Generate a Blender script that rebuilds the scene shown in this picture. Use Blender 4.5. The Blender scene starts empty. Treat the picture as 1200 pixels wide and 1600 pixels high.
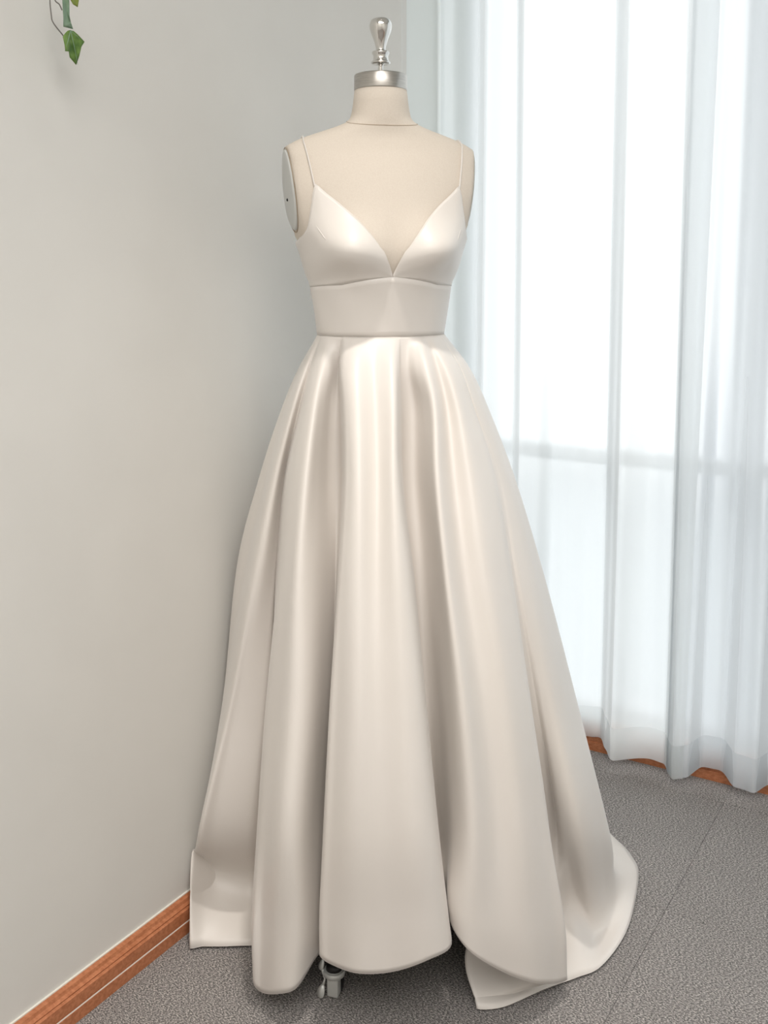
import bpy, bmesh, math, random
from mathutils import Vector, Matrix
random.seed(7)
C = bpy.context.scene
COL = C.collection

# ------------------------------------------------------------------ camera
cam_d = bpy.data.cameras.new('camera'); cam = bpy.data.objects.new('camera', cam_d); COL.objects.link(cam)
cam_d.sensor_fit = 'VERTICAL'; cam_d.sensor_height = 32.0; cam_d.sensor_width = 24.0
cam_d.lens = 32.0                      # focal length = 1600 px of the 1600 px frame
cam_d.shift_y = -0.09633
cam_d.clip_start = 0.05; cam_d.clip_end = 300
cam.location = (0, 0, 1.30)
cam.rotation_euler = (math.radians(90 - 8.0), 0, 0)
C.camera = cam

# ------------------------------------------------------------------ world: pale overcast sky
w = bpy.data.worlds.new('overcast_sky'); C.world = w; w.use_nodes = True
bg = w.node_tree.nodes['Background']
bg.inputs['Color'].default_value = (0.975, 0.99, 1.0, 1); bg.inputs['Strength'].default_value = 1.95

# ------------------------------------------------------------------ room frame: u along the window wall, v into the room along the left wall
CX, CY = 0.2092, 2.881
def W(u, v, z=0.0):
    return Vector((CX + .854*u - .52*v, CY - .52*u - .854*v, z))
ROOM_ROT = math.atan2(-.52, .854)
UW, VW, HT = 3.5, 4.3, 2.75

def area_light(name, u, v, z, sx, sy, power, col, spread=180):
    d = bpy.data.lights.new(name, 'AREA'); d.shape = 'RECTANGLE'; d.size = sx; d.size_y = sy
    d.energy = power; d.color = col; d.spread = math.radians(spread)
    o = bpy.data.objects.new(name, d); COL.objects.link(o); o.location = W(u, v, z); o.rotation_euler = (0, 0, ROOM_ROT)
    return o
area_light('ceiling_fill_light', 1.8, 3.0, HT-.03, 2.2, 2.0, 67, (1.0, .972, .945))  # unseen area light added under the ceiling as soft fill
def downlight(name, x, y, power, r=.045):
    d = bpy.data.lights.new(name, 'AREA'); d.shape = 'DISK'; d.size = 2*r; d.energy = power; d.color = (1.0, .95, .89)
    d.spread = math.radians(58)
    o = bpy.data.objects.new(name, d); COL.objects.link(o); o.location = (x, y, HT-.03)
downlight('downlight', 0.06, 1.36, 2.8, .05)

C.view_settings.view_transform = 'Standard'; C.view_settings.look = 'None'
C.view_settings.gamma = 1.0; C.view_settings.use_curve_mapping = False
C.view_settings.exposure = 0.0

# ------------------------------------------------------------------ helpers
def lin(r, g, b):
    f = lambda c: (c/255/12.92) if c/255 <= .04045 else ((c/255+.055)/1.055)**2.4
    return (f(r), f(g), f(b), 1)
def mat(name, col, rough=.6, metal=0, **kw):
    m = bpy.data.materials.new(name); m.use_nodes = True
    p = m.node_tree.nodes['Principled BSDF']
    p.inputs['Base Color'].default_value = col; p.inputs['Roughness'].default_value = rough
    p.inputs['Metallic'].default_value = metal
    for k, v in kw.items(): p.inputs[k.replace('_', ' ')].default_value = v
    return m
def node(m, t, **kw):
    n = m.node_tree.nodes.new(t)
    for k, v in kw.items():
        if hasattr(n, k): setattr(n, k, v)
        else: n.inputs[k.replace('_', ' ')].default_value = v
    return n
def noise_mat(name, c1, c2, scale, rough=.7, bump=.1, dist=.001, detail=4, stretch=(1, 1, 1), lo=.35, hi=.65, **kw):
    m = mat(name, c1, rough, **kw); L = m.node_tree.links; p = m.node_tree.nodes['Principled BSDF']
    tc = node(m, 'ShaderNodeTexCoord'); mp = node(m, 'ShaderNodeMapping'); mp.inputs['Scale'].default_value = stretch
    nz = node(m, 'ShaderNodeTexNoise', Scale=scale, Detail=detail); cr = node(m, 'ShaderNodeValToRGB')
    cr.color_ramp.elements[0].position = lo; cr.color_ramp.elements[0].color = c1
    cr.color_ramp.elements[1].position = hi; cr.color_ramp.elements[1].color = c2
    L.new(tc.outputs['Object'], mp.inputs[0]); L.new(mp.outputs[0], nz.inputs['Vector'])
    L.new(nz.outputs[0], cr.inputs[0]); L.new(cr.outputs[0], p.inputs['Base Color'])
    if bump:
        b = node(m, 'ShaderNodeBump', Strength=bump, Distance=dist); L.new(nz.outputs[0], b.inputs['Height']); L.new(b.outputs[0], p.inputs['Normal'])
    return m
def obj(name, bm, m, parent=None, smooth=True, solid=0, offset=0):
    me = bpy.data.meshes.new(name)
    bmesh.ops.recalc_face_normals(bm, faces=bm.faces[:])
    bm.to_mesh(me); bm.free()
    if smooth: me.polygons.foreach_set('use_smooth', [True]*len(me.polygons))
    me.materials.append(m)
    o = bpy.data.objects.new(name, me); COL.objects.link(o)
    if parent: o.parent = parent
    if solid:
        s = o.modifiers.new('solid', 'SOLIDIFY'); s.thickness = solid; s.offset = offset
    return o
def thing(name, label, cat, loc=(0, 0, 0), rotz=0, group=None):
    o = bpy.data.objects.new(name, None); COL.objects.link(o); o.empty_display_size = .1
    o.location = loc; o.rotation_euler = (0, 0, rotz); o['label'] = label; o['category'] = cat
    if group: o['group'] = group
    return o
def struct(name, bm, m, smooth=False, label=None):
    o = obj(name, bm, m, None, smooth); o['kind'] = 'structure'
    if label: o['label'] = label
    return o
def box(bm, lo, hi, f=None, bev=0):
    x0, y0, z0 = lo; x1, y1, z1 = hi
    co = [(x0,y0,z0),(x1,y0,z0),(x1,y1,z0),(x0,y1,z0),(x0,y0,z1),(x1,y0,z1),(x1,y1,z1),(x0,y1,z1)]
    vs = [bm.verts.new(f(*c) if f else c) for c in co]
    fs = [bm.faces.new([vs[i] for i in q]) for q in ((0,3,2,1),(4,5,6,7),(0,1,5,4),(1,2,6,5),(2,3,7,6),(3,0,4,7))]
    if bev:
        es = list({e for fc in fs for e in fc.edges})
        bmesh.ops.bevel(bm, geom=es, offset=bev, segments=2, affect='EDGES', profile=.6)
    return bm
def grid(bm, rows, close_u=False, close_v=False):
    V = [[bm.verts.new(p) for p in r] for r in rows]
    n, k = len(V), len(V[0])
    for i in range(n if close_v else n-1):
        for j in range(k if close_u else k-1):
            q = (V[i][j], V[i][(j+1) % k], V[(i+1) % n][(j+1) % k], V[(i+1) % n][j])
            try: bm.faces.new(q)
            except ValueError: pass
    return V
def lathe(bm, prof, seg=40, M=None):
    rows = [[Vector((r*math.cos(2*math.pi*k/seg), r*math.sin(2*math.pi*k/seg), z)) for k in range(seg)] for r, z in prof]
    if M: rows = [[M @ p for p in r] for r in rows]
    V = grid(bm, rows, close_u=True)
    bm.faces.new(V[0]); bm.faces.new(V[-1])
    return bm
def tube(bm, pts, r, seg=8, sx=1.0, up=None):
    pts = [Vector(p) for p in pts]; rows = []
    rad = r if isinstance(r, (list, tuple)) else [r]*len(pts)
    pu = Vector(up) if up else Vector((.13, .31, .94))
    for i, p in enumerate(pts):
        t = (pts[min(i+1, len(pts)-1)] - pts[max(i-1, 0)]).normalized()
        a = (pu - t*pu.dot(t)).normalized(); b = t.cross(a); pu = a if not up else Vector(up)
        rows.append([p + a*rad[i]*math.cos(2*math.pi*k/seg) + b*rad[i]*sx*math.sin(2*math.pi*k/seg) for k in range(seg)])
    V = grid(bm, rows, close_u=True); bm.faces.new(V[0]); bm.faces.new(V[-1])
    return bm
def crom(P, n, closed=False):
    """Catmull-Rom resampling of a list of vectors, n steps per span"""
    P = [Vector(p) for p in P]; k = len(P); out = []
    for i in range(k if closed else k-1):
        if closed: a, b, c, d = P[(i-1) % k], P[i], P[(i+1) % k], P[(i+2) % k]
        else: a, b, c, d = P[i-1] if i else P[0]*2-P[1], P[i], P[i+1], P[i+2] if i+2 < k else P[-1]*2-P[-2]
        for s in range(n):
            t = s/n
            out.append(.5*((2*b) + (c-a)*t + (2*a-5*b+4*c-d)*t*t + (3*b-a-3*c+d)*t*t*t))
    if not closed: out.append(P[-1])
    return out
def interp(tab, x):
    if x <= tab[0][0]: return tab[0][1]
    for (a, p), (b, q) in zip(tab, tab[1:]):
        if x <= b:
            t = (x-a)/(b-a); return p + (q-p)*t
    return tab[-1][1]
def sinterp(tab, x):
    """smooth (Hermite, finite difference) interpolation"""
    if x <= tab[0][0]: return tab[0][1]
    if x >= tab[-1][0]: return tab[-1][1]
    for i in range(len(tab)-1):
        if x <= tab[i+1][0]: break
    (x1, y1), (x2, y2) = tab[i], tab[i+1]; h = x2-x1; s = (y2-y1)/h
    sl = (y1-tab[i-1][1])/(x1-tab[i-1][0]) if i else s
    sr = (tab[i+2][1]-y2)/(tab[i+2][0]-x2) if i+2 < len(tab) else s
    m1 = 0 if sl*s <= 0 else 2*sl*s/(sl+s); m2 = 0 if sr*s <= 0 else 2*sr*s/(sr+s)
    t = (x-x1)/h
    return (2*t**3-3*t*t+1)*y1 + (t**3-2*t*t+t)*h*m1 + (3*t*t-2*t**3)*y2 + (t**3-t*t)*h*m2
def g(x): return math.exp(-x*x)

# ------------------------------------------------------------------ materials
M_wall = noise_mat('wall_paint', lin(219, 217, 212), lin(222, 220, 215), 5, rough=.75, bump=.02, dist=.002)
M_wall_w = noise_mat('window_wall_paint', lin(216, 224, 224), lin(220, 228, 228), 5, rough=.7, bump=.02)
M_ceil = mat('ceiling_paint', lin(235, 233, 228), .85)
def carpet_mat():
    m = mat('carpet_pile', lin(110, 105, 101), .95); L = m.node_tree.links; p = m.node_tree.nodes['Principled BSDF']
    p.inputs['Sheen Weight'].default_value = .25
    tc = node(m, 'ShaderNodeTexCoord')
    mp = node(m, 'ShaderNodeMapping'); mp.inputs['Scale'].default_value = (1, 1.7, 1); mp.inputs['Rotation'].default_value = (0, 0, .5)
    n1 = node(m, 'ShaderNodeTexNoise', Scale=250, Detail=6, Roughness=.8); n2 = node(m, 'ShaderNodeTexNoise', Scale=6, Detail=3)
    cr = node(m, 'ShaderNodeValToRGB'); e = cr.color_ramp.elements
    e[0].position = .42; e[0].color = lin(44, 42, 41); e[1].position = .60; e[1].color = lin(226, 218, 212)
    k = e.new(.50); k.color = lin(122, 117, 114)
    mx = node(m, 'ShaderNodeMix', data_type='RGBA', blend_type='MULTIPLY'); mx.inputs[0].default_value = .35
    L.new(tc.outputs['Object'], mp.inputs[0]); L.new(mp.outputs[0], n1.inputs['Vector']); L.new(tc.outputs['Object'], n2.inputs['Vector'])
    L.new(n1.outputs[0], cr.inputs[0]); L.new(cr.outputs[0], mx.inputs[6])
    c2 = node(m, 'ShaderNodeValToRGB'); c2.color_ramp.elements[0].position = .35; c2.color_ramp.elements[1].position = .65
    c2.color_ramp.elements[0].color = (.8, .8, .8, 1)
    L.new(n2.outputs[0], c2.inputs[0]); L.new(c2.outputs[0], mx.inputs[7]); L.new(mx.outputs[2], p.inputs['Base Color'])
    b = node(m, 'ShaderNodeBump', Strength=.7, Distance=.003); L.new(n1.outputs[0], b.inputs['Height']); L.new(b.outputs[0], p.inputs['Normal'])
    return m
M_carpet = carpet_mat()
M_sub = mat('carpet_joint', lin(60, 57, 55), .95)
M_wood = noise_mat('baseboard_wood', lin(172, 106, 70), lin(196, 128, 90), 14, rough=.42, bump=.05, stretch=(1, 12, 12))
M_caulk = mat('caulk_line', lin(232, 228, 218), .7)
M_frame = mat('window_frame_metal', lin(206, 210, 214), .45, .0)
M_satin = noise_mat('ivory_satin', lin(222, 216, 209), lin(225, 219, 213), 3, rough=.43, bump=.0)
_p = M_satin.node_tree.nodes['Principled BSDF']
_p.inputs['Sheen Weight'].default_value = .15; _p.inputs['Sheen Roughness'].default_value = .4; _p.inputs['Specular IOR Level'].default_value = .55
_p.inputs['Subsurface Weight'].default_value = 0
M_linen = noise_mat('form_linen', lin(213, 202, 189), lin(217, 207, 194), 420, rough=.85, bump=.10, dist=.0004, stretch=(1, 1, 1))
M_seam = mat('linen_seam', lin(176, 160, 140), .9)
M_plate = mat('armhole_plate_plastic', lin(205, 206, 203), .5)
M_chrome = mat('polished_steel', lin(222, 220, 216), .10, 1.0)
M_brushed = noise_mat('brushed_steel', lin(178, 174, 168), lin(196, 192, 186), 40, rough=.33, bump=.04, metal=1.0, stretch=(1, 1, 18))
M_zinc = mat('zinc_grey', lin(205, 206, 202), .38, .25)
M_black = mat('black_rubber', lin(24, 22, 22), .5)
M_leg = mat('stand_black_metal', lin(30, 29, 28), .4, .4)

def sheer(col):
    m = bpy.data.materials.new('sheer_voile'); m.use_nodes = True; nt = m.node_tree; L = nt.links
    for n in list(nt.nodes): nt.nodes.remove(n)
    out = nt.nodes.new('ShaderNodeOutputMaterial')
    tl = nt.nodes.new('ShaderNodeBsdfTranslucent'); tl.inputs[0].default_value = col
    df = nt.nodes.new('ShaderNodeBsdfDiffuse'); df.inputs[0].default_value = col
    rf = nt.nodes.new('ShaderNodeBsdfRefraction'); rf.inputs['Color'].default_value = (1, 1, 1, 1); rf.inputs['Roughness'].default_value = .55; rf.inputs['IOR'].default_value = 1.2
    a = nt.nodes.new('ShaderNodeMixShader'); a.inputs[0].default_value = .16; L.new(tl.outputs[0], a.inputs[1]); L.new(df.outputs[0], a.inputs[2])
    b = nt.nodes.new('ShaderNodeMixShader'); b.inputs[0].default_value = .22; L.new(a.outputs[0], b.inputs[1]); L.new(rf.outputs[0], b.inputs[2])
    L.new(b.outputs[0], out.inputs[0])
    return m
M_sheer = sheer(lin(250, 252, 252)); M_sheer2 = sheer(lin(236, 239, 241))
def glass():
    m = bpy.data.materials.new('window_glass'); m.use_nodes = True; nt = m.node_tree; L = nt.links
    for n in list(nt.nodes): nt.nodes.remove(n)
    out = nt.nodes.new('ShaderNodeOutputMaterial'); t = nt.nodes.new('ShaderNodeBsdfTransparent'); t.inputs[0].default_value = (.965, .975, .975, 1)
    gl = nt.nodes.new('ShaderNodeBsdfGlossy'); gl.inputs['Roughness'].default_value = .02
    mx = nt.nodes.new('ShaderNodeMixShader'); mx.inputs[0].default_value = .05
    L.new(t.outputs[0], mx.inputs[1]); L.new(gl.outputs[0], mx.inputs[2]); L.new(mx.outputs[0], out.inputs[0])
    return m
M_glass = glass()

# ================================================================== ROOM SHELL
bm = bmesh.new(); box(bm, (-.12, -.12, -.12), (UW, VW, -.006), W); struct('floor', bm, M_sub, label='dark joints under grey carpet tiles')
bm = bmesh.new(); box(bm, (-.12, -.12, HT), (UW+.1, VW+.1, HT+.1), W); struct('ceiling', bm, M_ceil)
# left wall: plane u=0 up to v=.347, chamfer, recess of 5 cm next to the window
bm = bmesh.new()
prof = [(-.12, -.12), (-.06, -.12), (-.06, .275), (-.012, .275), (-.008, .300), (0, .322), (0, VW), (-.12, VW)]
lo = [bm.verts.new(W(u, v, 0)) for u, v in prof]; hi = [bm.verts.new(W(u, v, HT)) for u, v in prof]
for i in range(len(prof)):
    j = (i+1) % len(prof); bm.faces.new((lo[i], lo[j], hi[j], hi[i]))
bm.faces.new(lo); bm.faces.new(hi)
struct('wall_left', bm, M_wall, label='plain off-white painted wall on the left with a recess near the window')
bm = bmesh.new(); box(bm, (-.06, 0, 0), (-.022, .2735, HT-.002), W, .003); struct('daylit_recess_1', bm, mat('recess_daylight_tint', lin(230, 235, 233), .5), label='recess face between the left wall and the window, daylight painted in as a paler tint')  # board added over the recess; its paler tint paints in the window light
# window wall: openings between u0..u1, sill .11, head 2.5
WU0, WU1, SILL, HEAD = -.015, 3.3, .075, 2.55
bm = bmesh.new()
box(bm, (-.06, -.12, 0), (WU0, 0, HT), W); box(bm, (WU1, -.12, 0), (UW, 0, HT), W)
box(bm, (WU0, -.12, 0), (WU1, 0, SILL), W); box(bm, (WU0, -.12, HEAD), (WU1, 0, HT), W)
struct('wall_back', bm, M_wall_w, label='low sill and head wall around the tall window')
bm = bmesh.new(); box(bm, (UW, -.12, 0), (UW+.1, VW, HT), W); struct('wall_right', bm, M_wall)
bm = bmesh.new(); box(bm, (-.12, VW, 0), (UW+.1, VW+.1, HT), W); struct('wall_front', bm, M_wall)

# carpet tiles, 50 cm, edges bevelled, joint 1.5 mm
TILE = .50; U0, V0 = .0, .118
rel = (0.617-CX, 2.002-CY); useam = rel[0]*.854 - rel[1]*.52   # a joint passes here
u_edges = [useam + k*TILE for k in range(-4, 8)]; v_edges = [V0 + k*TILE for k in range(-1, 10)]
floor_o = bpy.data.objects['floor']
fullmesh = None
for a, b in zip(u_edges, u_edges[1:]):
    for c, d in zip(v_edges, v_edges[1:]):
        a2, b2, c2, d2 = max(a, -.05), min(b, UW), max(c, 0), min(d, VW)
        if b2-a2 < .03 or d2-c2 < .03: continue
        bm = bmesh.new(); gp = .0004; hgt = .0 
        cu, cv = (a2+b2)/2, (c2+d2)/2
        hu, hv = (b2-a2)/2-gp, (d2-c2)/2-gp
        box(bm, (-hu, -hv, -.006), (hu, hv, 0), None, .0010)
        o = obj('carpet_tile', bm, M_carpet, floor_o, smooth=False)
        o.location = W(cu, cv, random.uniform(-.0004, 0)); o.rotation_euler = (0, 0, ROOM_ROT + math.pi)

# baseboards: stepped profile (depth from wall, height)
BB = [(0, 0), (.020, 0), (.020, .0235), (.0165, .0255), (.0165, .0275), (.019, .029), (.019, .050), (.015, .053), (.016, .056), (.011, .060), (.009, .066), (.004, .0705), (0, .0705)]
def baseboard(name, path_fn, s0, s1, label):
    bm = bmesh.new(); rows = [[path_fn(s, d, z) for d, z in BB] for s in (s0, s1)]
    V = grid(bm, rows, close_u=True); bm.faces.new(V[0]); bm.faces.new(V[1])
    return struct(name, bm, M_wood, label=label)
bl = baseboard('baseboard_left', lambda s, d, z: W(d, s, z), .28, VW, 'reddish brown wooden baseboard along the left wall')
bm = bmesh.new(); box(bm, (0, .31, .0705), (.0035, VW, .0725), W); obj('caulk_bead', bm, M_caulk, bl, False)
bm = bmesh.new(); box(bm, (.0165, .30, .0238), (.0195, VW, .0250), W); obj('quarter_strip', bm, M_caulk, bl, False)
baseboard('baseboard_back', lambda s, d, z: W(s, d, z), -.05, UW, 'reddish brown wooden baseboard under the window')
baseboard('baseboard_right', lambda s, d, z: W(UW-d, s, z), 0, VW, 'reddish brown wooden baseboard along the right wall')

# window: frame bars and panes
bm = bmesh.new(); fw = .032
box(bm, (WU0, -.09, SILL), (WU0+fw, -.03, HEAD), W); box(bm, (WU1-fw, -.09, SILL), (WU1, -.03, HEAD), W)
box(bm, (WU0+fw, -.09, SILL), (WU1-fw, -.03, SILL+fw), W); box(bm, (WU0+fw, -.09, HEAD-fw), (WU1-fw, -.03, HEAD), W)
win = struct('window_1', bm, M_frame, label='tall aluminium framed window behind the sheer curtain')
mull = [.770, 1.55, 2.45]; TR = .80
us = [WU0+fw] + mull + [WU1-fw]
for i, mu in enumerate(mull):
    bm = bmesh.new(); box(bm, (mu-.02, -.088, SILL+fw), (mu+.02, -.032, HEAD-fw), W); obj('mullion', bm, M_frame, win, False)
for i in range(4):
    a = us[i] + (.02 if i else 0); b = us[i+1] - (.02 if i < 3 else 0)
    bm = bmesh.new(); box(bm, (a, -.085, TR-.018), (b, -.035, TR+.018), W); obj('transom', bm, M_frame, win, False)
    for z0, z1 in ((SILL+fw, TR-.018), (TR+.018, HEAD-fw)):
        bm = bmesh.new(); box(bm, (a, -.062, z0), (b, -.058, z1), W); obj('pane', bm, M_glass, win, False)

# ================================================================== CURTAIN
CURT = [(0, .05), (.05, .088), (.10, .056), (.15, .09), (.20, .055), (.25, .09), (.295, .085), (.335, .040), (.393, .030), (.455, .028),
        (.505, .075), (.549, .112), (.60, .066), (.645, .055), (.672, .100), (.70, .118), (.738, .112), (.762, .050), (.795, .040), (.84, .10), (.885, .11), (.92, .05), (.97, .04)]
u = .97
rr = random.Random(3)
while u < 3.35:
    for dv in (.10, .108, .045, .04):
        u += rr.uniform(.028, .058); CURT.append((u, dv + rr.uniform(-.012, .012)))
CU1 = 3.38
def curtain_pt(u, z, off=0):
    k = max(0, min(1, z/2.6))
    v = sinterp(CURT, u)
    v2 = .075 + .022*math.sin(u*52 + 1.1*math.sin(u*7))
    if u < .06: v2 = .115 + (v2-.115)*(u/.06)**2              # tight pleats near the rail
    v = v*(1-.82*k) + v2*.82*k + .004*math.sin(u*130+z*1.3)*(1-k)*.6 + .0035*math.sin(z*2.1+u*9)
    uu = u - .02 + .010*math.sin(u*31)*(1-k) + .02*k*math.sin(z*1.1+u*3)*.3
    return W(uu, v+off, z)
def hem_z(u): return .036 + .006*math.sin(u*17) + .004*math.sin(u*43)
zs = [0, .02, .06, .12, .2, .35, .5, .7, .9, 1.1, 1.3, 1.5, 1.7, 1.9, 2.1, 2.3, 2.45, 2.62]
def curtain(name, label, ua, ub, off, m, side):
    ct = thing(name, label, 'curtain', W(ua, .07, 0), group=None)
    N = max(60, int((ub-ua)/.0038)); us_ = [ua+(ub-ua)*i/N for i in range(N+1)]
    P = lambda u, z, o_=0: curtain_pt(u, z + hem_z(u)*(1-z/2.62), off+o_) - Vector(ct.location)
    bm = bmesh.new(); grid(bm, [[P(u, z) for u in us_] for z in zs]); obj('voile_panel', bm, m, ct)
    bm = bmesh.new(); grid(bm, [[P(u, z, o_) for u in us_] for z, o_ in ((.002, .0012), (.03, .0016), (.088, .0016), (.0885, .0004))]); obj('hem_band', bm, m, ct)
    sd = (ua, ua+.012) if side else (ub-.012, ub)
    bm = bmesh.new(); grid(bm, [[P(u, z, .0014) for u in (sd[0], (sd[0]+sd[1])/2, sd[1])] for z in zs]); obj('side_hem', bm, m, ct)
curtain('sheer_curtain', 'bright white sheer curtain panel hanging before the window right beside the gown', 0, .728, 0, M_sheer, True)
curtain('sheer_curtain', 'slightly greyer sheer curtain panel at the right edge of the photo, overlapping the brighter one', .662, 3.38, -.006, M_sheer2, True)
bm = bmesh.new(); tube(bm, [W(-.02, .085, 2.66) - W(0, .085, 2.66), W(1.5, .085, 2.66) - W(0, .085, 2.66), W(3.42, .085, 2.66) - W(0, .085, 2.66)], .012, 12)
rod = obj('curtain_rail', bm, M_frame); rod.location = W(0, .085, 2.66); rod['label'] = 'slim metal rail carrying both sheer curtain panels'; rod['category'] = 'curtain rail'

# ================================================================== OUTSIDE
M_fac = noise_mat('facade_plaster', lin(150, 155, 158), lin(164, 168, 170), .3, rough=.8, bump=0)
M_fac2 = mat('facade_light', lin(225, 228, 228), .8)
M_roof = mat('roof_edge', lin(96, 104, 124), .8)
M_wind = mat('facade_window', lin(110, 122, 134), .3)
def building(name, label, u0, u1, v0, v1, ztop, zbot, ncol, nrow, fm):
    t = thing(name, label, 'building', W((u0+u1)/2, (v0+v1)/2, zbot))
    inv = Matrix.Translation(t.location).inverted()
    f = lambda u, v, z: inv @ W(u, v, z)
    bm = bmesh.new(); box(bm, (u0, v0, zbot), (u1, v1, ztop), f); obj('facade', bm, fm, t, False)
    bm = bmesh.new(); box(bm, (u0-.3, v0-.3, ztop), (u1+.3, v1+.3, ztop+1.8), f); obj('parapet', bm, M_roof, t, False)
    cw = (u1-u0)/ncol; ch = 3.2
    for i in range(ncol):
        for j in range(nrow):
            a = u0+cw*i+cw*.2; b = u0+cw*i+cw*.8; z1 = ztop-1.0-ch*j; z0 = z1-1.7
            bm = bmesh.new(); box(bm, (a, v1, z0), (b, v1+.12, z1), f); o = obj('window', bm, M_fac2 if (i+j) % 3 else M_wind, t, False)
building('office_block', 'pale building with rows of windows dimly seen through the left part of the curtain', -4, 7.5, -34, -25, -4.9, -30, 7, 8, M_fac)
building('office_block', 'grey flat-roofed building dimly seen through the right part of the curtain', 9, 26, -36, -24, -5.2, -30, 8, 8, M_fac)
bm = bmesh.new(); box(bm, (-80, -120, -31), (90, -3, -30.5), W); struct('ground_outside', bm, M_fac)

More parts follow.
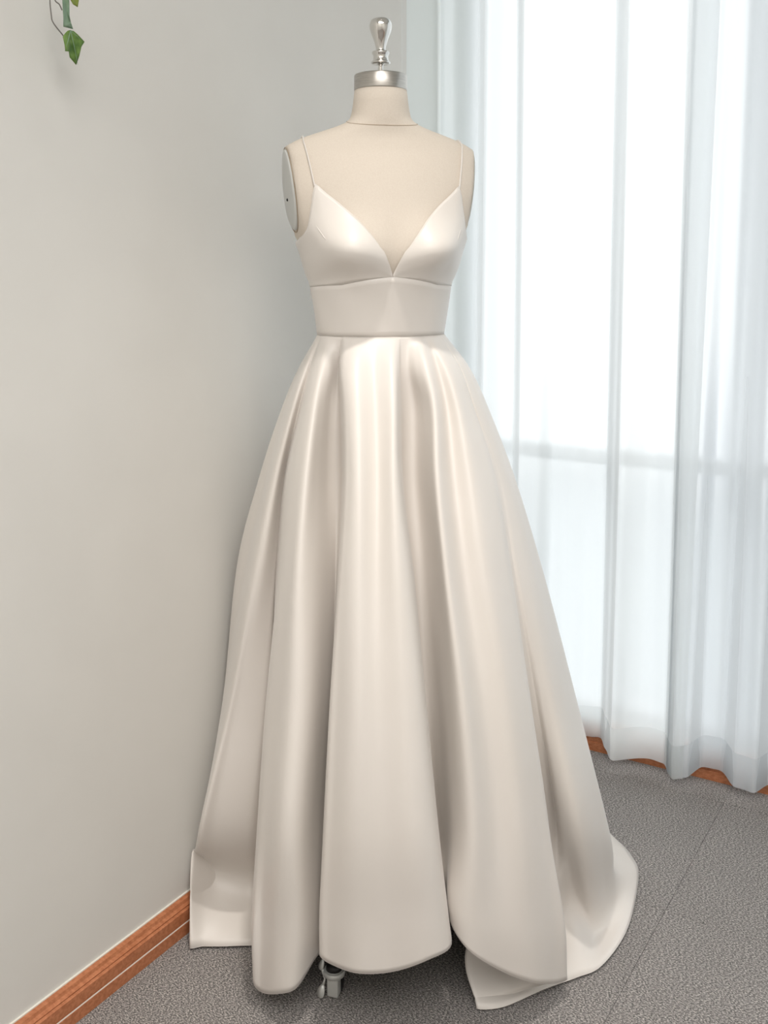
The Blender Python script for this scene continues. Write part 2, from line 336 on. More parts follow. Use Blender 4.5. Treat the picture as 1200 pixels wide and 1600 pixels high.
# skirt control net (metres, world): one column per fold line, waist to hem
SKIRT_NET = [
    [(-0.1169,1.93,1.1771),(-0.1574,1.93,1.1154),(-0.1875,1.93,1.036),(-0.2274,1.93,0.8995),(-0.2716,1.93,0.709),(-0.3197,1.93,0.4469),(-0.3651,1.9147,0.1751),(-0.3803,1.8898,0.1447),(-0.3749,1.8175,0.006)],
    [(-0.1134,1.9114,1.1783),(-0.1499,1.897,1.1185),(-0.1757,1.8823,1.0425),(-0.2104,1.8661,0.9127),(-0.2468,1.8466,0.7346),(-0.2935,1.8447,0.4846),(-0.3529,1.8301,0.2333),(-0.3631,1.918,0.1111),(-0.3486,1.8156,0.006)],
    [(-0.1092,1.9008,1.1789),(-0.1441,1.8836,1.1198),(-0.1669,1.8632,1.0451),(-0.1981,1.8515,0.9158),(-0.2284,1.8332,0.7387),(-0.2758,1.8401,0.4867),(-0.3261,1.838,0.2287),(-0.3391,1.9267,0.0859),(-0.3091,1.8156,0.006)],
    [(-0.1014,1.8874,1.1798),(-0.1372,1.8856,1.1196),(-0.1588,1.8787,1.043),(-0.1902,1.8784,0.9102),(-0.208,1.8622,0.7298),(-0.2282,1.8468,0.4837),(-0.2613,1.8406,0.2272),(-0.2745,1.92,0.0755),(-0.2648,1.8175,0.006)],
    [(-0.0988,1.884,1.18),(-0.1344,1.879,1.1203),(-0.1531,1.8671,1.0446),(-0.1854,1.8774,0.9104),(-0.2019,1.8612,0.7301),(-0.215,1.8581,0.4787),(-0.2375,1.8473,0.2233),(-0.2436,1.9,0.0772),(-0.2344,1.8118,0.006)],
    [(-0.0963,1.8809,1.1802),(-0.1295,1.8601,1.1221),(-0.1455,1.8307,1.0496),(-0.1727,1.808,0.9248),(-0.1858,1.7662,0.7592),(-0.2113,1.7468,0.5279),(-0.226,1.7045,0.3065),(-0.2341,1.6752,0.1531),(-0.2335,1.6732,0.0451)],
    [(-0.0901,1.874,1.1806),(-0.1201,1.8413,1.1239),(-0.1342,1.8028,1.0534),(-0.1525,1.7604,0.9347),(-0.1665,1.7198,0.7734),(-0.1866,1.6895,0.5532),(-0.201,1.6493,0.3387),(-0.2131,1.6501,0.1459),(-0.2174,1.6519,0.0351)],
    [(-0.0828,1.8673,1.1811),(-0.1115,1.8325,1.1247),(-0.122,1.7905,1.055),(-0.134,1.7389,0.9391),(-0.1461,1.6891,0.7828),(-0.1555,1.6425,0.574),(-0.1696,1.6034,0.3654),(-0.1811,1.615,0.1705),(-0.1827,1.615,0.0597)],
    [(-0.0744,1.8609,1.1815),(-0.0991,1.8373,1.1243),(-0.1097,1.8109,1.0523),(-0.1175,1.7743,0.9318),(-0.1215,1.7116,0.7759),(-0.1262,1.6544,0.5687),(-0.1404,1.6126,0.3601),(-0.1453,1.6092,0.1864),(-0.1501,1.6109,0.0749)],
    [(-0.0637,1.8542,1.1819),(-0.0882,1.8506,1.123),(-0.0976,1.8415,1.0481),(-0.101,1.8224,0.9218),(-0.0971,1.7695,0.7582),(-0.1041,1.7208,0.5394),(-0.1193,1.6813,0.3201),(-0.119,1.6553,0.1667),(-0.1208,1.6558,0.0977)],
    [(-0.059,1.8517,1.1821),(-0.0813,1.8518,1.1229),(-0.0802,1.8425,1.0479),(-0.0779,1.8244,0.9214),(-0.084,1.7835,0.7539),(-0.092,1.7485,0.5272),(-0.1057,1.7157,0.3),(-0.103,1.6885,0.1564),(-0.1059,1.6893,0.091)],
    [(-0.0554,1.8474,1.1823),(-0.0762,1.8121,1.1267),(-0.0715,1.7722,1.0576),(-0.068,1.7208,0.9429),(-0.0757,1.6741,0.7874),(-0.0903,1.6357,0.577),(-0.1012,1.6085,0.3624),(-0.1085,1.6026,0.2263),(-0.1093,1.6026,0.1411)],
    [(-0.0482,1.839,1.1829),(-0.0675,1.7945,1.1284),(-0.0628,1.7471,1.061),(-0.0582,1.693,0.9487),(-0.0659,1.6463,0.7959),(-0.0762,1.6099,0.5884),(-0.0848,1.5829,0.3774),(-0.0911,1.5815,0.2289),(-0.0885,1.5804,0.1407)],
    [(-0.0367,1.8378,1.1829),(-0.0492,1.7844,1.1293),(-0.0438,1.735,1.0626),(-0.0406,1.6794,0.9515),(-0.042,1.6278,0.8016),(-0.0457,1.5795,0.6019),(-0.0499,1.5531,0.3947),(-0.0496,1.5547,0.2356),(-0.0425,1.553,0.1445)],
    [(-0.0092,1.8383,1.1829),(-0.0169,1.7934,1.1285),(-0.0133,1.7506,1.0605),(-0.0108,1.698,0.9476),(-0.0106,1.6404,0.7977),(-0.0083,1.5852,0.5993),(0.0,1.5522,0.3953),(0.0053,1.5511,0.238),(0.0159,1.5505,0.1499)],
    [(0.0138,1.8387,1.1829),(0.0134,1.7819,1.1296),(0.0153,1.731,1.0632),(0.016,1.6754,0.9523),(0.023,1.6227,0.8031),(0.0363,1.5765,0.6032),(0.0538,1.5457,0.3991),(0.065,1.5463,0.2527),(0.0718,1.5469,0.1733)],
    [(0.023,1.84,1.1828),(0.0248,1.7967,1.1281),(0.0255,1.7562,1.0597),(0.0293,1.7059,0.946),(0.0481,1.6572,0.7925),(0.0679,1.6133,0.5869),(0.0895,1.5908,0.3728),(0.1039,1.5814,0.2406),(0.1131,1.583,0.1753)],
    [(0.0276,1.8409,1.1827),(0.0286,1.8215,1.1258),(0.0331,1.8111,1.0522),(0.0342,1.7873,0.9291),(0.0509,1.7517,0.7636),(0.0707,1.7345,0.5334),(0.0924,1.725,0.2945),(0.1026,1.69,0.2234),(0.1031,1.69,0.1616)],
    [(0.0368,1.8432,1.1826),(0.0436,1.83,1.125),(0.0553,1.8265,1.0501),(0.0586,1.8047,0.9255),(0.0728,1.7622,0.7604),(0.093,1.725,0.5375),(0.1108,1.6884,0.3159),(0.1116,1.6718,0.235),(0.113,1.672,0.2044)],
    [(0.0484,1.8471,1.1824),(0.0591,1.8135,1.1265),(0.0733,1.7885,1.0553),(0.0769,1.7495,0.9369),(0.0926,1.7076,0.7771),(0.1071,1.662,0.5654),(0.1201,1.6308,0.3495),(0.1112,1.6124,0.2411),(0.1138,1.6128,0.1958)],
    [(0.0578,1.8512,1.1821),(0.0769,1.8027,1.1276),(0.0888,1.7599,1.0592),(0.0911,1.7033,0.9465),(0.1046,1.6538,0.7936),(0.1291,1.6103,0.5882),(0.1466,1.5863,0.3754),(0.1425,1.5806,0.2295),(0.1432,1.5806,0.1664)],
    [(0.0672,1.8563,1.1818),(0.0942,1.8314,1.1248),(0.1102,1.8014,1.0536),(0.1194,1.7515,0.9365),(0.1359,1.6973,0.7803),(0.1656,1.6467,0.5722),(0.1895,1.6171,0.3575),(0.1976,1.6006,0.2042),(0.2026,1.6021,0.1116)],
    [(0.0792,1.8644,1.1813),(0.1123,1.8275,1.1252),(0.1322,1.7905,1.055),(0.1519,1.7412,0.9387),(0.1748,1.6924,0.7818),(0.2096,1.652,0.5698),(0.2336,1.6228,0.3541),(0.2506,1.6185,0.18),(0.2575,1.6214,0.0766)],
    [(0.0938,1.878,1.1804),(0.1314,1.8544,1.1226),(0.1529,1.8222,1.0507),(0.1862,1.7825,0.9301),(0.2127,1.7338,0.7691),(0.2444,1.6902,0.5529),(0.2752,1.664,0.3301),(0.2998,1.6603,0.1572),(0.305,1.6622,0.0434)],
    [(0.0988,1.884,1.18),(0.1382,1.8674,1.1214),(0.1624,1.8392,1.0484),(0.2006,1.8099,0.9244),(0.2261,1.7599,0.7611),(0.2581,1.7146,0.5421),(0.2918,1.6889,0.3156),(0.316,1.6814,0.1489),(0.3282,1.689,0.0307)],
    [(0.0988,1.884,1.18),(0.1371,1.8682,1.1213),(0.1628,1.8433,1.0478),(0.1998,1.8135,0.9236),(0.2261,1.7693,0.7582),(0.2592,1.7446,0.5289),(0.2915,1.7413,0.2851),(0.2341,1.72,0.0843),(0.2617,1.69,0.0122)],
    [(0.0988,1.884,1.18),(0.1372,1.8695,1.1212),(0.1616,1.8428,1.0479),(0.2001,1.8162,0.9231),(0.2255,1.7732,0.757),(0.2559,1.7533,0.525),(0.2789,1.75,0.28),(0.1545,1.72,0.0843),(0.1656,1.6509,0.006)],
    [(0.1001,1.8857,1.1799),(0.1386,1.8728,1.1209),(0.163,1.846,1.0475),(0.2032,1.8226,0.9218),(0.2287,1.7802,0.7549),(0.2609,1.7636,0.5205),(0.2956,1.7798,0.2626),(0.2158,1.76,0.043),(0.2098,1.6509,0.006)],
    [(0.1014,1.8874,1.1798),(0.1398,1.8734,1.1208),(0.1656,1.8484,1.0471),(0.2087,1.8304,0.9201),(0.2355,1.788,0.7525),(0.2786,1.7807,0.5129),(0.3286,1.8173,0.2408),(0.3062,1.8,0.0278),(0.2906,1.6965,0.006)],
    [(0.1026,1.8893,1.1797),(0.141,1.8728,1.1209),(0.168,1.8496,1.047),(0.2166,1.8384,0.9185),(0.2453,1.7922,0.7512),(0.2888,1.7713,0.5171),(0.333,1.776,0.2649),(0.3685,1.86,0.0744),(0.3544,1.7271,0.006)],
    [(0.1065,1.8957,1.1793),(0.1465,1.8836,1.1198),(0.1775,1.8632,1.0451),(0.2281,1.8554,0.915),(0.2673,1.816,0.7439),(0.3133,1.7784,0.5139),(0.3628,1.7589,0.2748),(0.4101,1.86,0.0293),(0.4087,1.7605,0.006)],
    [(0.1106,1.9039,1.1787),(0.1535,1.897,1.1185),(0.188,1.8864,1.0419),(0.2401,1.8846,0.9089),(0.2873,1.8544,0.7322),(0.347,1.833,0.4898),(0.4071,1.8201,0.2391),(0.4473,1.9,0.0411),(0.4826,1.8699,0.006)],
    [(0.1169,1.93,1.1771),(0.161,1.93,1.1154),(0.1984,1.93,1.036),(0.2508,1.93,0.8995),(0.3102,1.93,0.709),(0.3819,1.93,0.4469),(0.4536,1.93,0.1751),(0.4776,1.97,0.0665),(0.5455,2.0382,0.006)],
    [(0.1144,1.9477,1.1771),(0.1517,1.9579,1.1154),(0.1825,1.9649,1.036),(0.226,1.9757,0.8995),(0.2765,1.9866,0.709),(0.34,1.9997,0.4469),(0.4053,2.0111,0.1751),(0.4289,2.0527,0.08),(0.5513,2.1139,0.007)],
    [(0.1068,1.9646,1.1771),(0.1527,1.9894,1.1154),(0.1927,2.0081,1.036),(0.2484,2.0358,0.8995),(0.3107,2.0634,0.709),(0.3835,2.0947,0.4469),(0.4537,2.1212,0.1751),(0.4763,2.164,0.08),(0.5249,2.194,0.007)],
    [(0.0946,1.98,1.1771),(0.1257,2.0088,1.1154),(0.1519,2.0287,1.036),(0.1889,2.0593,0.8995),(0.232,2.0899,0.709),(0.2866,2.1269,0.4469),(0.3407,2.1592,0.1751),(0.3617,2.2029,0.08),(0.4333,2.2997,0.007)],
    [(0.0782,1.9932,1.1771),(0.1123,2.0385,1.1154),(0.1426,2.0727,1.036),(0.1851,2.1232,0.8995),(0.2327,2.1738,0.709),(0.2892,2.231,0.4469),(0.3408,2.2793,0.1751),(0.3596,2.3229,0.08),(0.4133,2.4104,0.007)],
    [(0.0585,2.0036,1.1771),(0.0784,2.046,1.1154),(0.096,2.0755,1.036),(0.1212,2.1205,0.8995),(0.1508,2.1656,0.709),(0.189,2.2201,0.4469),(0.2226,2.2677,0.1751),(0.2389,2.3104,0.08),(0.3004,2.415,0.007)],
    [(0.0361,2.0108,1.1771),(0.0529,2.0689,1.1154),(0.0688,2.1126,1.036),(0.0917,2.1773,0.8995),(0.1179,2.2419,0.709),(0.1503,2.3152,0.4469),(0.1744,2.377,0.1751),(0.1878,2.4175,0.08),(0.2368,2.5015,0.007)],
    [(0.0122,2.0145,1.1771),(0.0178,2.0633,1.1154),(0.0244,2.0971,1.036),(0.0346,2.1488,0.8995),(0.0468,2.2005,0.709),(0.0641,2.2632,0.4469),(0.0716,2.3179,0.1751),(0.0818,2.355,0.08),(0.1302,2.4524,0.007)],
    [(-0.0122,2.0145,1.1771),(-0.0155,2.0752,1.1154),(-0.0159,2.1209,1.036),(-0.0154,2.1886,0.8995),(-0.014,2.2562,0.709),(-0.0092,2.3328,0.4469),(-0.0166,2.3974,0.1751),(-0.0096,2.4299,0.08),(0.034,2.4973,0.007)],
    [(-0.0361,2.0108,1.1771),(-0.0455,2.0574,1.1154),(-0.0504,2.0898,1.036),(-0.056,2.1392,0.8995),(-0.0619,2.1887,0.709),(-0.0665,2.2486,0.4469),(-0.0864,2.3009,0.1751),(-0.0825,2.3274,0.08),(-0.0477,2.4003,0.007)],
    [(-0.0585,2.0036,1.1771),(-0.0808,2.0564,1.1154),(-0.097,2.0963,1.036),(-0.1179,2.1552,0.8995),(-0.1401,2.2141,0.709),(-0.1475,2.272,0.4469),(-0.1327,2.2965,0.1751),(-0.1102,2.3027,0.08),(-0.0833,2.3468,0.007)],
    [(-0.0782,1.9932,1.1771),(-0.1007,2.0296,1.1154),(-0.1156,2.0548,1.036),(-0.1349,2.0935,0.8995),(-0.1566,2.1321,0.709),(-0.1802,2.179,0.4469),(-0.1914,2.2,0.1751),(-0.1733,2.199,0.08),(-0.1529,2.2325,0.007)],
    [(-0.0946,1.98,1.1771),(-0.1318,2.0158,1.1154),(-0.1603,2.0429,1.036),(-0.1979,2.0828,0.8995),(-0.2385,2.1227,0.709),(-0.2299,2.1369,0.4469),(-0.2294,2.1377,0.1751),(-0.216,2.1289,0.08),(-0.2091,2.1403,0.007)],
    [(-0.1068,1.9646,1.1771),(-0.1381,1.9845,1.1154),(-0.1598,1.9983,1.036),(-0.1885,2.0195,0.8995),(-0.2209,2.0406,0.709),(-0.2574,2.0663,0.4469),(-0.2749,2.0628,0.1751),(-0.2665,2.046,0.08),(-0.2721,2.0367,0.007)],
    [(-0.1144,1.9477,1.1771),(-0.1598,1.9604,1.1154),(-0.195,1.9699,1.036),(-0.2418,1.9841,0.8995),(-0.2926,1.9982,0.709),(-0.3158,1.9957,0.4469),(-0.3298,1.9727,0.1751),(-0.3264,1.9476,0.08),(-0.3424,1.9212,0.007)],
]
LEAF_A = [(-0.4923,1.6136,1.6474),(-0.4889,1.6191,1.6537),(-0.4839,1.6274,1.6602),(-0.4811,1.6319,1.6623),(-0.4779,1.6372,1.6619),(-0.4752,1.6416,1.6577),(-0.4702,1.6498,1.648),(-0.4729,1.6453,1.6396),(-0.4745,1.6429,1.6259),(-0.4762,1.6399,1.6123),(-0.4823,1.63,1.6219),(-0.4839,1.6273,1.6296),(-0.4889,1.6192,1.628),(-0.4902,1.617,1.6369)]
LEAF_B = [(-0.4884,1.6199,1.6895),(-0.4874,1.6216,1.6769),(-0.4864,1.6232,1.6654),(-0.4821,1.6303,1.6658),(-0.4775,1.6379,1.6649),(-0.4797,1.6342,1.6734),(-0.481,1.632,1.6838),(-0.4806,1.6328,1.6996),(-0.4792,1.635,1.7183),(-0.4837,1.6277,1.722),(-0.4872,1.6219,1.7112),(-0.4879,1.6207,1.7017)]
LEAF_C = [(-0.4832,1.6286,1.7048),(-0.4789,1.6355,1.7002),(-0.4741,1.6435,1.698),(-0.4738,1.6439,1.7077),(-0.4718,1.6472,1.7195),(-0.4762,1.64,1.728),(-0.4805,1.6329,1.7206)]
STEM_A = [(-0.4927,1.6129,1.7566),(-0.4973,1.6053,1.7271),(-0.4994,1.6019,1.6989),(-0.4986,1.6032,1.6763),(-0.4978,1.6045,1.6692),(-0.4945,1.6099,1.6624),(-0.4884,1.62,1.6532),(-0.485,1.6255,1.6469)]
STEM_B = [(-0.4963,1.607,1.7203),(-0.4943,1.6102,1.7009),(-0.4903,1.6168,1.6964),(-0.4877,1.6211,1.6888)]
STEM_C = [(-0.4932,1.612,1.7381),(-0.4857,1.6243,1.734),(-0.4784,1.6363,1.7186)]

# ================================================================== DRESS FORM (local frame: front = -y)
FX, FY = -0.006, 1.93
ALPHA = math.radians(11)
A_T = [(1.06, .085), (1.12, .098), (1.178, .1135), (1.225, .120), (1.276, .128), (1.324, .142), (1.345, .152), (1.37, .168), (1.41, .185), (1.45, .198), (1.49, .196), (1.512, .184), (1.524, .168), (1.534, .148), (1.545, .117), (1.557, .082), (1.566, .063), (1.575, .0555), (1.60, .0505), (1.625, .0475)]
F_T = [(1.06, .06), (1.12, .072), (1.178, .088), (1.225, .094), (1.276, .102), (1.324, .114), (1.37, .108), (1.41, .098), (1.45, .087), (1.49, .072), (1.512, .061), (1.524, .056), (1.534, .052), (1.545, .050), (1.557, .050), (1.566, .051), (1.575, .0515), (1.60, .0500), (1.625, .0475)]
B_T = [(1.06, .12), (1.12, .10), (1.178, .082), (1.276, .090), (1.37, .104), (1.45, .104), (1.49, .094), (1.512, .082), (1.534, .068), (1.545, .062), (1.557, .058), (1.575, .054), (1.60, .0505), (1.625, .0475)]
PL = [(1.30, .60), (1.335, .150), (1.36, .155), (1.40, .162), (1.45, .168), (1.50, .1725), (1.54, .176), (1.545, .60)]
def plate_x(y, z): return interp(PL, z) + .10*y
def torso_pt(th, z, off=0.0, bust=True):
    s, c = math.sin(th), math.cos(th)
    a = sinterp(A_T, z) + off; f = (sinterp(F_T, z) if c >= 0 else sinterp(B_T, z)) + off
    x, y = a*s, -f*c
    if bust and c > 0:
        k = g((abs(x)-.068)/.046)*g((z-1.332)/.044)*.026
        y -= k; x += math.copysign(k*.25, x) if abs(x) > .02 else 0
    lim = plate_x(y, z) + off
    if 1.33 < z < 1.545 and abs(x) > lim: x = math.copysign(lim, x)
    return Vector((x, y, z))
form = thing('dress_form', 'beige linen dressmaker bust form with steel neck cap standing under the gown', 'dress form', (FX, FY, 0), ALPHA)
zl = [1.06+.02*i for i in range(22)] + [1.50+.004*i for i in range(20)] + [1.585, 1.60, 1.625]
bm = bmesh.new(); n = 96
V = grid(bm, [[torso_pt(2*math.pi*k/n, z) for k in range(n)] for z in zl], close_u=True); bm.faces.new(V[0]); bm.faces.new(V[-1])
obj('torso', bm, M_linen, form)
# neck seam ring
pts = [torso_pt(2*math.pi*k/64, 1.5665 - .0115*math.cos(2*math.pi*k/64), .0002) for k in range(65)]
bm = bmesh.new(); tube(bm, pts, .0007, 6); obj('neck_seam', bm, M_seam, form)
# armhole plates with screw
for s in (-1, 1):
    bm = bmesh.new(); zc, hz, hy = 1.443, .072, .044
    def pp(r, t, o):
        z = zc + hz*r*math.sin(t); y = .004 + hy*r*math.cos(t)*(1-.15*math.sin(t))
        return Vector((s*(plate_x(y, z)+o), y, z))
    rows = [[pp(1, 2*math.pi*k/48, -.004) for k in range(48)], [pp(1, 2*math.pi*k/48, .0025) for k in range(48)], [pp(.96, 2*math.pi*k/48, .0040) for k in range(48)]] + [[pp(r, 2*math.pi*k/48, .0045) for k in range(48)] for r in (.7, .4, .1)]
    V = grid(bm, rows, close_u=True); bm.faces.new(V[0]); bm.faces.new(V[-1])
    pl = obj('armhole_plate', bm, M_plate, form); pl['label'] = 'grey plastic armhole plate'
    bm = bmesh.new(); p = pp(.3, -.9, .0045)
    lathe(bm, [(.0024, -.002), (.0028, .001), (.0015, .0022)], 12, Matrix.Translation(p) @ Matrix.Rotation(s*math.pi/2, 4, 'Y')); obj('screw', bm, M_black, pl)
    # stitched edge of the linen around the plate
    bm = bmesh.new(); tube(bm, [pp(1.05, 2*math.pi*k/48, .0008) for k in range(49)], .0008, 6); obj('armhole_seam', bm, M_seam, form)
bm = bmesh.new(); lathe(bm, [(.0468, 1.622), (.0484, 1.6225), (.0486, 1.624), (.0482, 1.6475), (.0472, 1.6495), (.044, 1.6505), (.004, 1.6515)], 64); obj('neck_cap', bm, M_brushed, form)
kn = [(.0052, 1.650), (.0052, 1.668), (.0135, 1.6685), (.0172, 1.670), (.0176, 1.6725), (.0150, 1.675), (.0135, 1.679), (.0138, 1.684), (.0160, 1.688), (.0150, 1.691), (.0100, 1.6925), (.0088, 1.695), (.0098, 1.701), (.0125, 1.710), (.0160, 1.719), (.0190, 1.727), (.0203, 1.734), (.0198, 1.740), (.0170, 1.7455), (.0115, 1.7485), (.004, 1.7495)]
kn = [(p.x, p.y) for p in crom([(a, b, 0) for a, b in kn], 3)]
bm = bmesh.new(); lathe(bm, kn, 48); obj('neck_finial', bm, M_chrome, form)
# stand
bm = bmesh.new(); lathe(bm, [(.018, .15), (.018, .6), (.014, .601), (.014, 1.06)], 24); obj('pole', bm, M_leg, form)
bm = bmesh.new(); lathe(bm, [(.02, .10), (.045, .105), (.045, .15), (.024, .175), (.018, .18)], 32); obj('hub', bm, M_leg, form)
a0 = math.atan2(1.703-FY, -.084-FX) - ALPHA
for k in range(5):
    an = a0 + 2*math.pi*k/5; R_ = .258
    d = Vector((math.cos(an), math.sin(an), 0))
    bm = bmesh.new(); tube(bm, crom([d*.03+Vector((0, 0, .128)), d*.10+Vector((0, 0, .115)), d*.18+Vector((0, 0, .072)), d*R_+Vector((0, 0, .060))], 6), .011, 12)
    leg = obj('leg', bm, M_leg, form)
    T = Matrix.Translation(d*R_) @ Matrix.Rotation(an + math.pi/2, 4, 'Z')      # local -y points outward
    bm = bmesh.new(); lathe(bm, [(.013, .042), (.0195, .044), (.0200, .0505), (.0182, .0535), (.0160, .0525), (.0135, .056), (.0130, .062), (.006, .064)], 32, T)
    obj('caster_collar', bm, M_zinc, leg)
    bm = bmesh.new(); lathe(bm, [(.0125, .0525), (.0148, .0532), (.0140, .0600), (.0125, .0640), (.004, .0655)], 32, T); obj('caster_gasket', bm, M_black, leg)
    bm = bmesh.new(); box(bm, (-.0105, -.011, .004), (.0105, .008, .046), lambda x, y, z: T @ Vector((x, y, z)), .003); obj('caster_fork', bm, M_zinc, leg)
    bm = bmesh.new(); Rw = T @ Matrix.Translation((0, .012, .0170)) @ Matrix.Rotation(math.pi/2, 4, 'Y')
    lathe(bm, [(.004, -.009), (.0155, -.009), (.0168, -.007), (.0168, .007), (.0155, .009), (.004, .009)], 32, Rw); obj('wheel', bm, M_black, leg)
    # brake lever: two flat paddles joined by a twisted neck
    def paddle(bm, c, ax, L_, wd, nrm, th=.0016):
        ax = ax.normalized(); nrm = nrm.normalized(); sd = ax.cross(nrm); rows = []
        for o_ in (-th/2, th/2):
            rows.append([c + nrm*o_ + ax*L_*.5*math.cos(t)*1.0 + sd*wd*.5*math.sin(t)*(1-.35*math.cos(t)) for t in [2*math.pi*j/24 for j in range(24)]])
        V = grid(bm, rows, close_u=True); bm.faces.new(V[0]); bm.faces.new(V[1])
    Wv = lambda x, y, z: T @ Vector((x, y, z)); Wd = lambda x, y, z: T.to_3x3() @ Vector((x, y, z))
    bm = bmesh.new()
    paddle(bm, Wv(-.0215, -.006, .0615), Wd(.25, .2, 1), .021, .0105, Wd(-.25, -1, .5))
    paddle(bm, Wv(-.0195, -.014, .0155), Wd(.25, .2, 1), .027, .0155, Wd(-.25, -1, .6))
    tube(bm, [Wv(-.0205, -.006, .053), Wv(-.0165, -.008, .044), Wv(-.0145, -.009, .036), Wv(-.0165, -.012, .027)], [.0032, .0026, .0014, .0026], 8)
    obj('brake_lever', bm, M_zinc, leg)

# ================================================================== GOWN
gown = thing('wedding_gown', 'ivory satin A-line wedding gown with plunging neckline draped on the form', 'gown', (FX, FY, 0), 0)
Rz = Matrix.Rotation(ALPHA, 4, 'Z')
def G(p): return Rz @ p
TS = math.radians(40)                       # where the straps meet the cups
ZB = 1.2875; ZT = 1.449
def low(th):  # underbust seam
    t = abs(th)/TS; return ZB - .0145*min(1, t)**1.25 - .004*max(0, min(2, t-1))
NECK = [(0, 0), (.22, .050), (.45, .092), (.70, .125), (.88, .146), (1, .1615)]
SIDE = [(0, 0), (.04, -.018), (.12, -.050), (.22, -.078), (.40, -.092), (1, -.104)]
def high(th):
    t = abs(th)/TS
    if t <= 1: return ZB + sinterp(NECK, t)
    return ZT + sinterp(SIDE, (t-1)/(math.pi/TS-1)*2.0 if t < 2.4 else 1)
def cup_pt(th, f):
    z0, z1 = low(th), high(th); z = z0 + (z1-z0)*f
    p = torso_pt(th, z, .004)
    t = abs(th)
    e = min(1, f/.28); e = e*e*(3-2*e)
    k = (g((t-.55)/.40)*g((z-1.338)/.045)*.012 + .004*math.sin(math.pi*min(1, f))*min(1, t/.25))*e + .0015*(1-f)
    n_ = Vector((math.sin(th), -math.cos(th), 0))
    return p + n_*k
for s in (1, -1):
    ths = [TS*(j/26)**1.15 for j in range(27)] + [TS + (math.radians(93)-TS)*j/20 for j in range(1, 21)]
    nr = 22
    bm = bmesh.new()
    grid(bm, [[G(cup_pt(s*t, i/nr)) for t in ths] for i in range(nr+1)])
    bmesh.ops.remove_doubles(bm, verts=bm.verts[:], dist=.00003)
    cup = obj('bust_cup', bm, M_satin, gown, solid=.0022, offset=0)
    bm = bmesh.new(); tube(bm, [G(cup_pt(s*t, 1)) for t in ths], .0012, 8); obj('neckline_binding', bm, M_satin, cup)
    bm = bmesh.new(); tube(bm, [G(cup_pt(s*(math.radians(47-.8*j)), .80-.048*j) + Vector((0, -.0008, 0))) for j in range(8)], [.0002, .0006, .0009, .0011, .0012, .0013, .0013, .0008], 6); obj('dart', bm, M_satin, cup)
    # strap
    X0 = abs(cup_pt(TS, 1).x); path = []
    for z in (1.445, 1.452, 1.465, 1.48, 1.495, 1.508, 1.518, 1.525):
        t = (z-1.445)/.085; xx = X0 + (.1445-X0)*t; a = sinterp(A_T, z)
        path.append(torso_pt(s*math.asin(min(.999, xx/a)), z, .0022))
    path.append(Vector((s*.1445, -.012, 1.5350))); path.append(Vector((s*.1445, .006, 1.5370))); path.append(Vector((s*.144, .024, 1.5340)))
    for z in (1.515, 1.49, 1.46, 1.42, 1.38):
        t = (1.53-z)/.15; xx = .142 - .03*t; a = sinterp(A_T, z)
        path.append(torso_pt(s*(math.pi-math.asin(min(.999, xx/a))), z, .0025))
    bm = bmesh.new(); tube(bm, [G(p) for p in crom(path, 4)], .0015, 8, sx=1.5, up=None); obj('strap', bm, M_satin, gown)
# back of the bodice
def backp(f, t):
    z0, z1 = low(math.radians(88)), high(t); return torso_pt(t, z0+(z1-z0)*f, .004)
bm = bmesh.new(); grid(bm, [[G(backp(i/12, math.radians(90)+math.radians(180)*j/48)) if j <= 24 else G(Matrix.Scale(-1, 4, Vector((1, 0, 0))) @ backp(i/12, math.radians(90)+math.radians(180)*(48-j)/48)) for j in range(49)] for i in range(13)])
obj('bodice_back', bm, M_satin, gown, solid=.002, offset=0)
# waistband
def band_pt(t, f):
    zz0 = 1.1785 + .002*math.cos(t); zz1 = low(t if abs(t) < math.radians(88) else math.radians(88))
    return torso_pt(t, zz0+(zz1-zz0)*f, .0055 + .0010*math.sin(t*9+f*2)*math.sin(math.pi*f)) + Vector((0, 0, .0))
bm = bmesh.new(); n = 128
grid(bm, [[G(band_pt(-math.pi+2*math.pi*k/n, i/10)) for k in range(n)] for i in range(11)], close_u=True)
wb = obj('waistband', bm, M_satin, gown, solid=.002, offset=0)
bm = bmesh.new(); tube(bm, [G(band_pt(-math.pi+2*math.pi*k/n, 1.0)) for k in range(n+1)], .0009, 6); obj('piping', bm, M_satin, wb)
bm = bmesh.new(); tube(bm, [G(band_pt(-math.pi+2*math.pi*k/n, 0.0)) for k in range(n+1)], .0009, 6); obj('piping', bm, M_satin, wb)
# size tag behind the left side of the bodice
bm = bmesh.new(); box(bm, (-.136, .035, 1.243), (-.108, .0356, 1.285), lambda x, y, z: Vector((x-.0, y, z+(x+.12)*.02))); tg = obj('care_tag', bm, mat('tag_satin', lin(228, 230, 230), .4), gown, False)

# skirt: rows of the net run waist -> hem, columns run round the figure
off0 = Vector((-FX, -FY, 0))
net = [[Vector(p)+off0 for p in col] for col in SKIRT_NET]
# the first row is the waistband itself
for col in net:
    th = math.atan2(col[0].x, -col[0].y)
    q = Rz @ torso_pt(th - ALPHA, 1.1805, .0045, bust=False)
    col[0] = q
cols = [crom(col, 10) for col in net]
nz = len(cols[0])
rings = [crom([cols[k][i] for k in range(len(cols))], 7, closed=True) for i in range(nz)]
for r in rings:
    for p in r: p.z = max(p.z, .0045)
bm = bmesh.new(); grid(bm, rings, close_u=True)
sk = obj('skirt', bm, M_satin, gown, solid=.0022, offset=0)
# turned-up hem facing inside the skirt edge
bm = bmesh.new(); tube(bm, rings[-1] + [rings[-1][0]], .00115, 6); obj('hem_edge', bm, M_satin, sk)

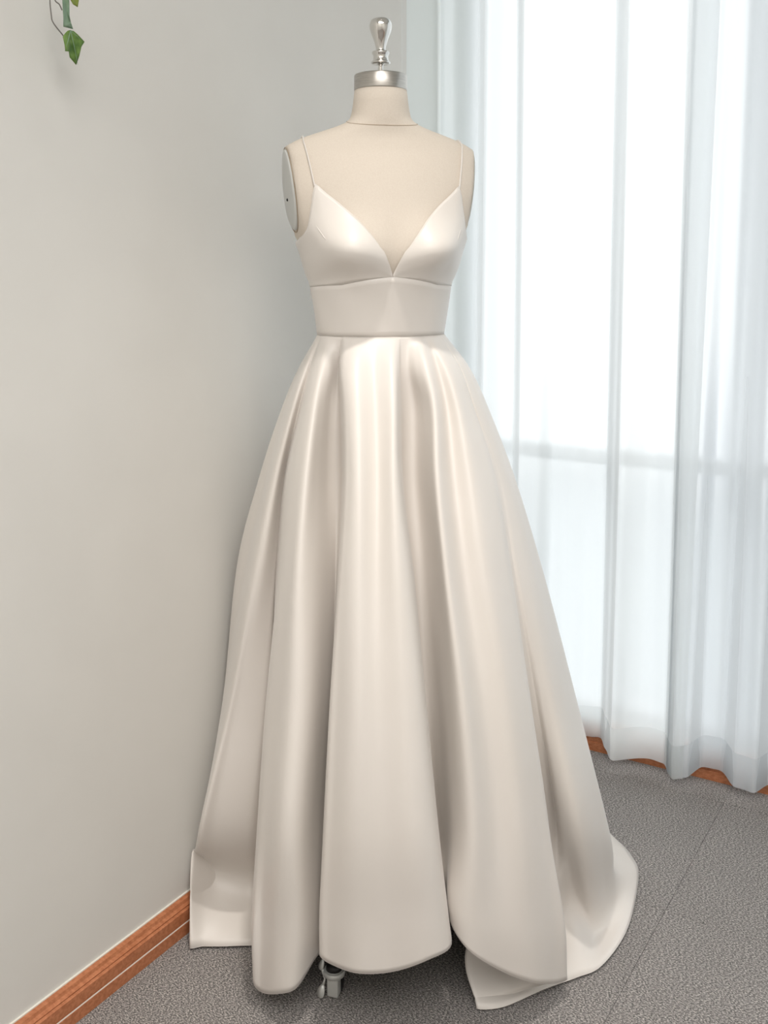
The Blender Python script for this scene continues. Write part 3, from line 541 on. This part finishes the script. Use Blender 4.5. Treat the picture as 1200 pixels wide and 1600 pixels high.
# ================================================================== IVY
def leaf_mat(name, c1, c2):
    m = noise_mat(name, lin(*c1), lin(*c2), 45, rough=.45, bump=.1, lo=.4, hi=.62)
    return m
M_la = leaf_mat('ivy_leaf_green', (64, 98, 32), (118, 150, 70)); M_lb = leaf_mat('ivy_leaf_underside', (112, 138, 112), (138, 162, 136)); M_lc = leaf_mat('ivy_leaf_olive', (96, 122, 40), (140, 150, 60))
M_st = mat('ivy_stem', lin(122, 118, 112), .7)
ivy = thing('ivy_vine', 'artificial green ivy sprig hanging down beside the left wall', 'ivy', STEM_A[0])
io = Vector(STEM_A[0]); nrm_out = Vector((.854, -.52, 0))
def leaf(outl, m, bend, shift=0):
    P = [Vector(p)-io for p in outl]; c = sum(P, Vector())/len(P)
    bm = bmesh.new(); rings_ = []
    ax = (P[0]-c)
    tall = max(abs(p.z-c.z) for p in P); side = Vector((.52, .854, 0))
    for f in (1, .75, .5, .25):
        rr_ = []
        for p in P:
            q = c + (p-c)*f; s_ = (q-c).dot(side)
            q = q + nrm_out*(-bend*((q.z-c.z)/tall)**2 + .35*abs(s_) + shift); rr_.append(q)
        rings_.append(rr_)
    V = grid(bm, rings_, close_u=True); cv = bm.verts.new(c+nrm_out*shift)
    for i in range(len(P)): bm.faces.new((V[-1][i], V[-1][(i+1) % len(P)], cv))
    return obj('leaf', bm, m, ivy, solid=.0006, offset=0)
l1 = leaf(LEAF_A, M_la, .004, .002); l1['label'] = 'green lobed leaf with pale veins'
l2 = leaf(LEAF_B, M_lb, .006, .0); l2['label'] = 'grey green leaf seen from its underside'
l3 = leaf(LEAF_C, M_lc, .004, .006); l3['label'] = 'olive green leaf tip'
c1 = Vector(LEAF_A[2])-io
for a_, b_ in ((c1, Vector(LEAF_A[9])-io), (c1, Vector(LEAF_A[6])-io), (c1, Vector(LEAF_A[12])-io)):
    bm = bmesh.new(); tube(bm, [a_+nrm_out*.0085, (a_+b_)/2+nrm_out*.0075, b_+nrm_out*.005], [.0006, .0005, .0002], 6); obj('vein', bm, M_lb, l1)
for S in (STEM_A, STEM_B, STEM_C):
    bm = bmesh.new(); tube(bm, crom([Vector(p)-io for p in S], 5), .00095, 8); obj('stem', bm, M_st, ivy)
bm = bmesh.new(); base = Vector(STEM_A[0])-io
tube(bm, crom([base, base+Vector((.008, .0, .12)), base+Vector((-.006, .01, .35)), base+Vector((.004, .0, .62)), Vector((0, 0, HT))-Vector((0, 0, io.z))], 6), .0012, 8); obj('stem', bm, M_st, ivy)
for k in range(9):     # the vine goes on above the picture
    zz = .06 + k*.095; a_ = random.uniform(0, 6.28); c = Vector((0, 0, zz))
    d = Vector((math.cos(a_)*.52, math.cos(a_)*.854, -.3)).normalized(); sd = d.cross(nrm_out).normalized(); sc = random.uniform(.8, 1.1)
    ol = [c+d*x*sc+sd*y*sc for x, y in ((.0, 0), (.008, .014), (.020, .012), (.028, .020), (.034, .008), (.058, 0), (.034, -.008), (.028, -.02), (.020, -.012), (.008, -.014))]
    leaf([p+io for p in ol], M_la if k % 2 else M_lc, .002, .004)
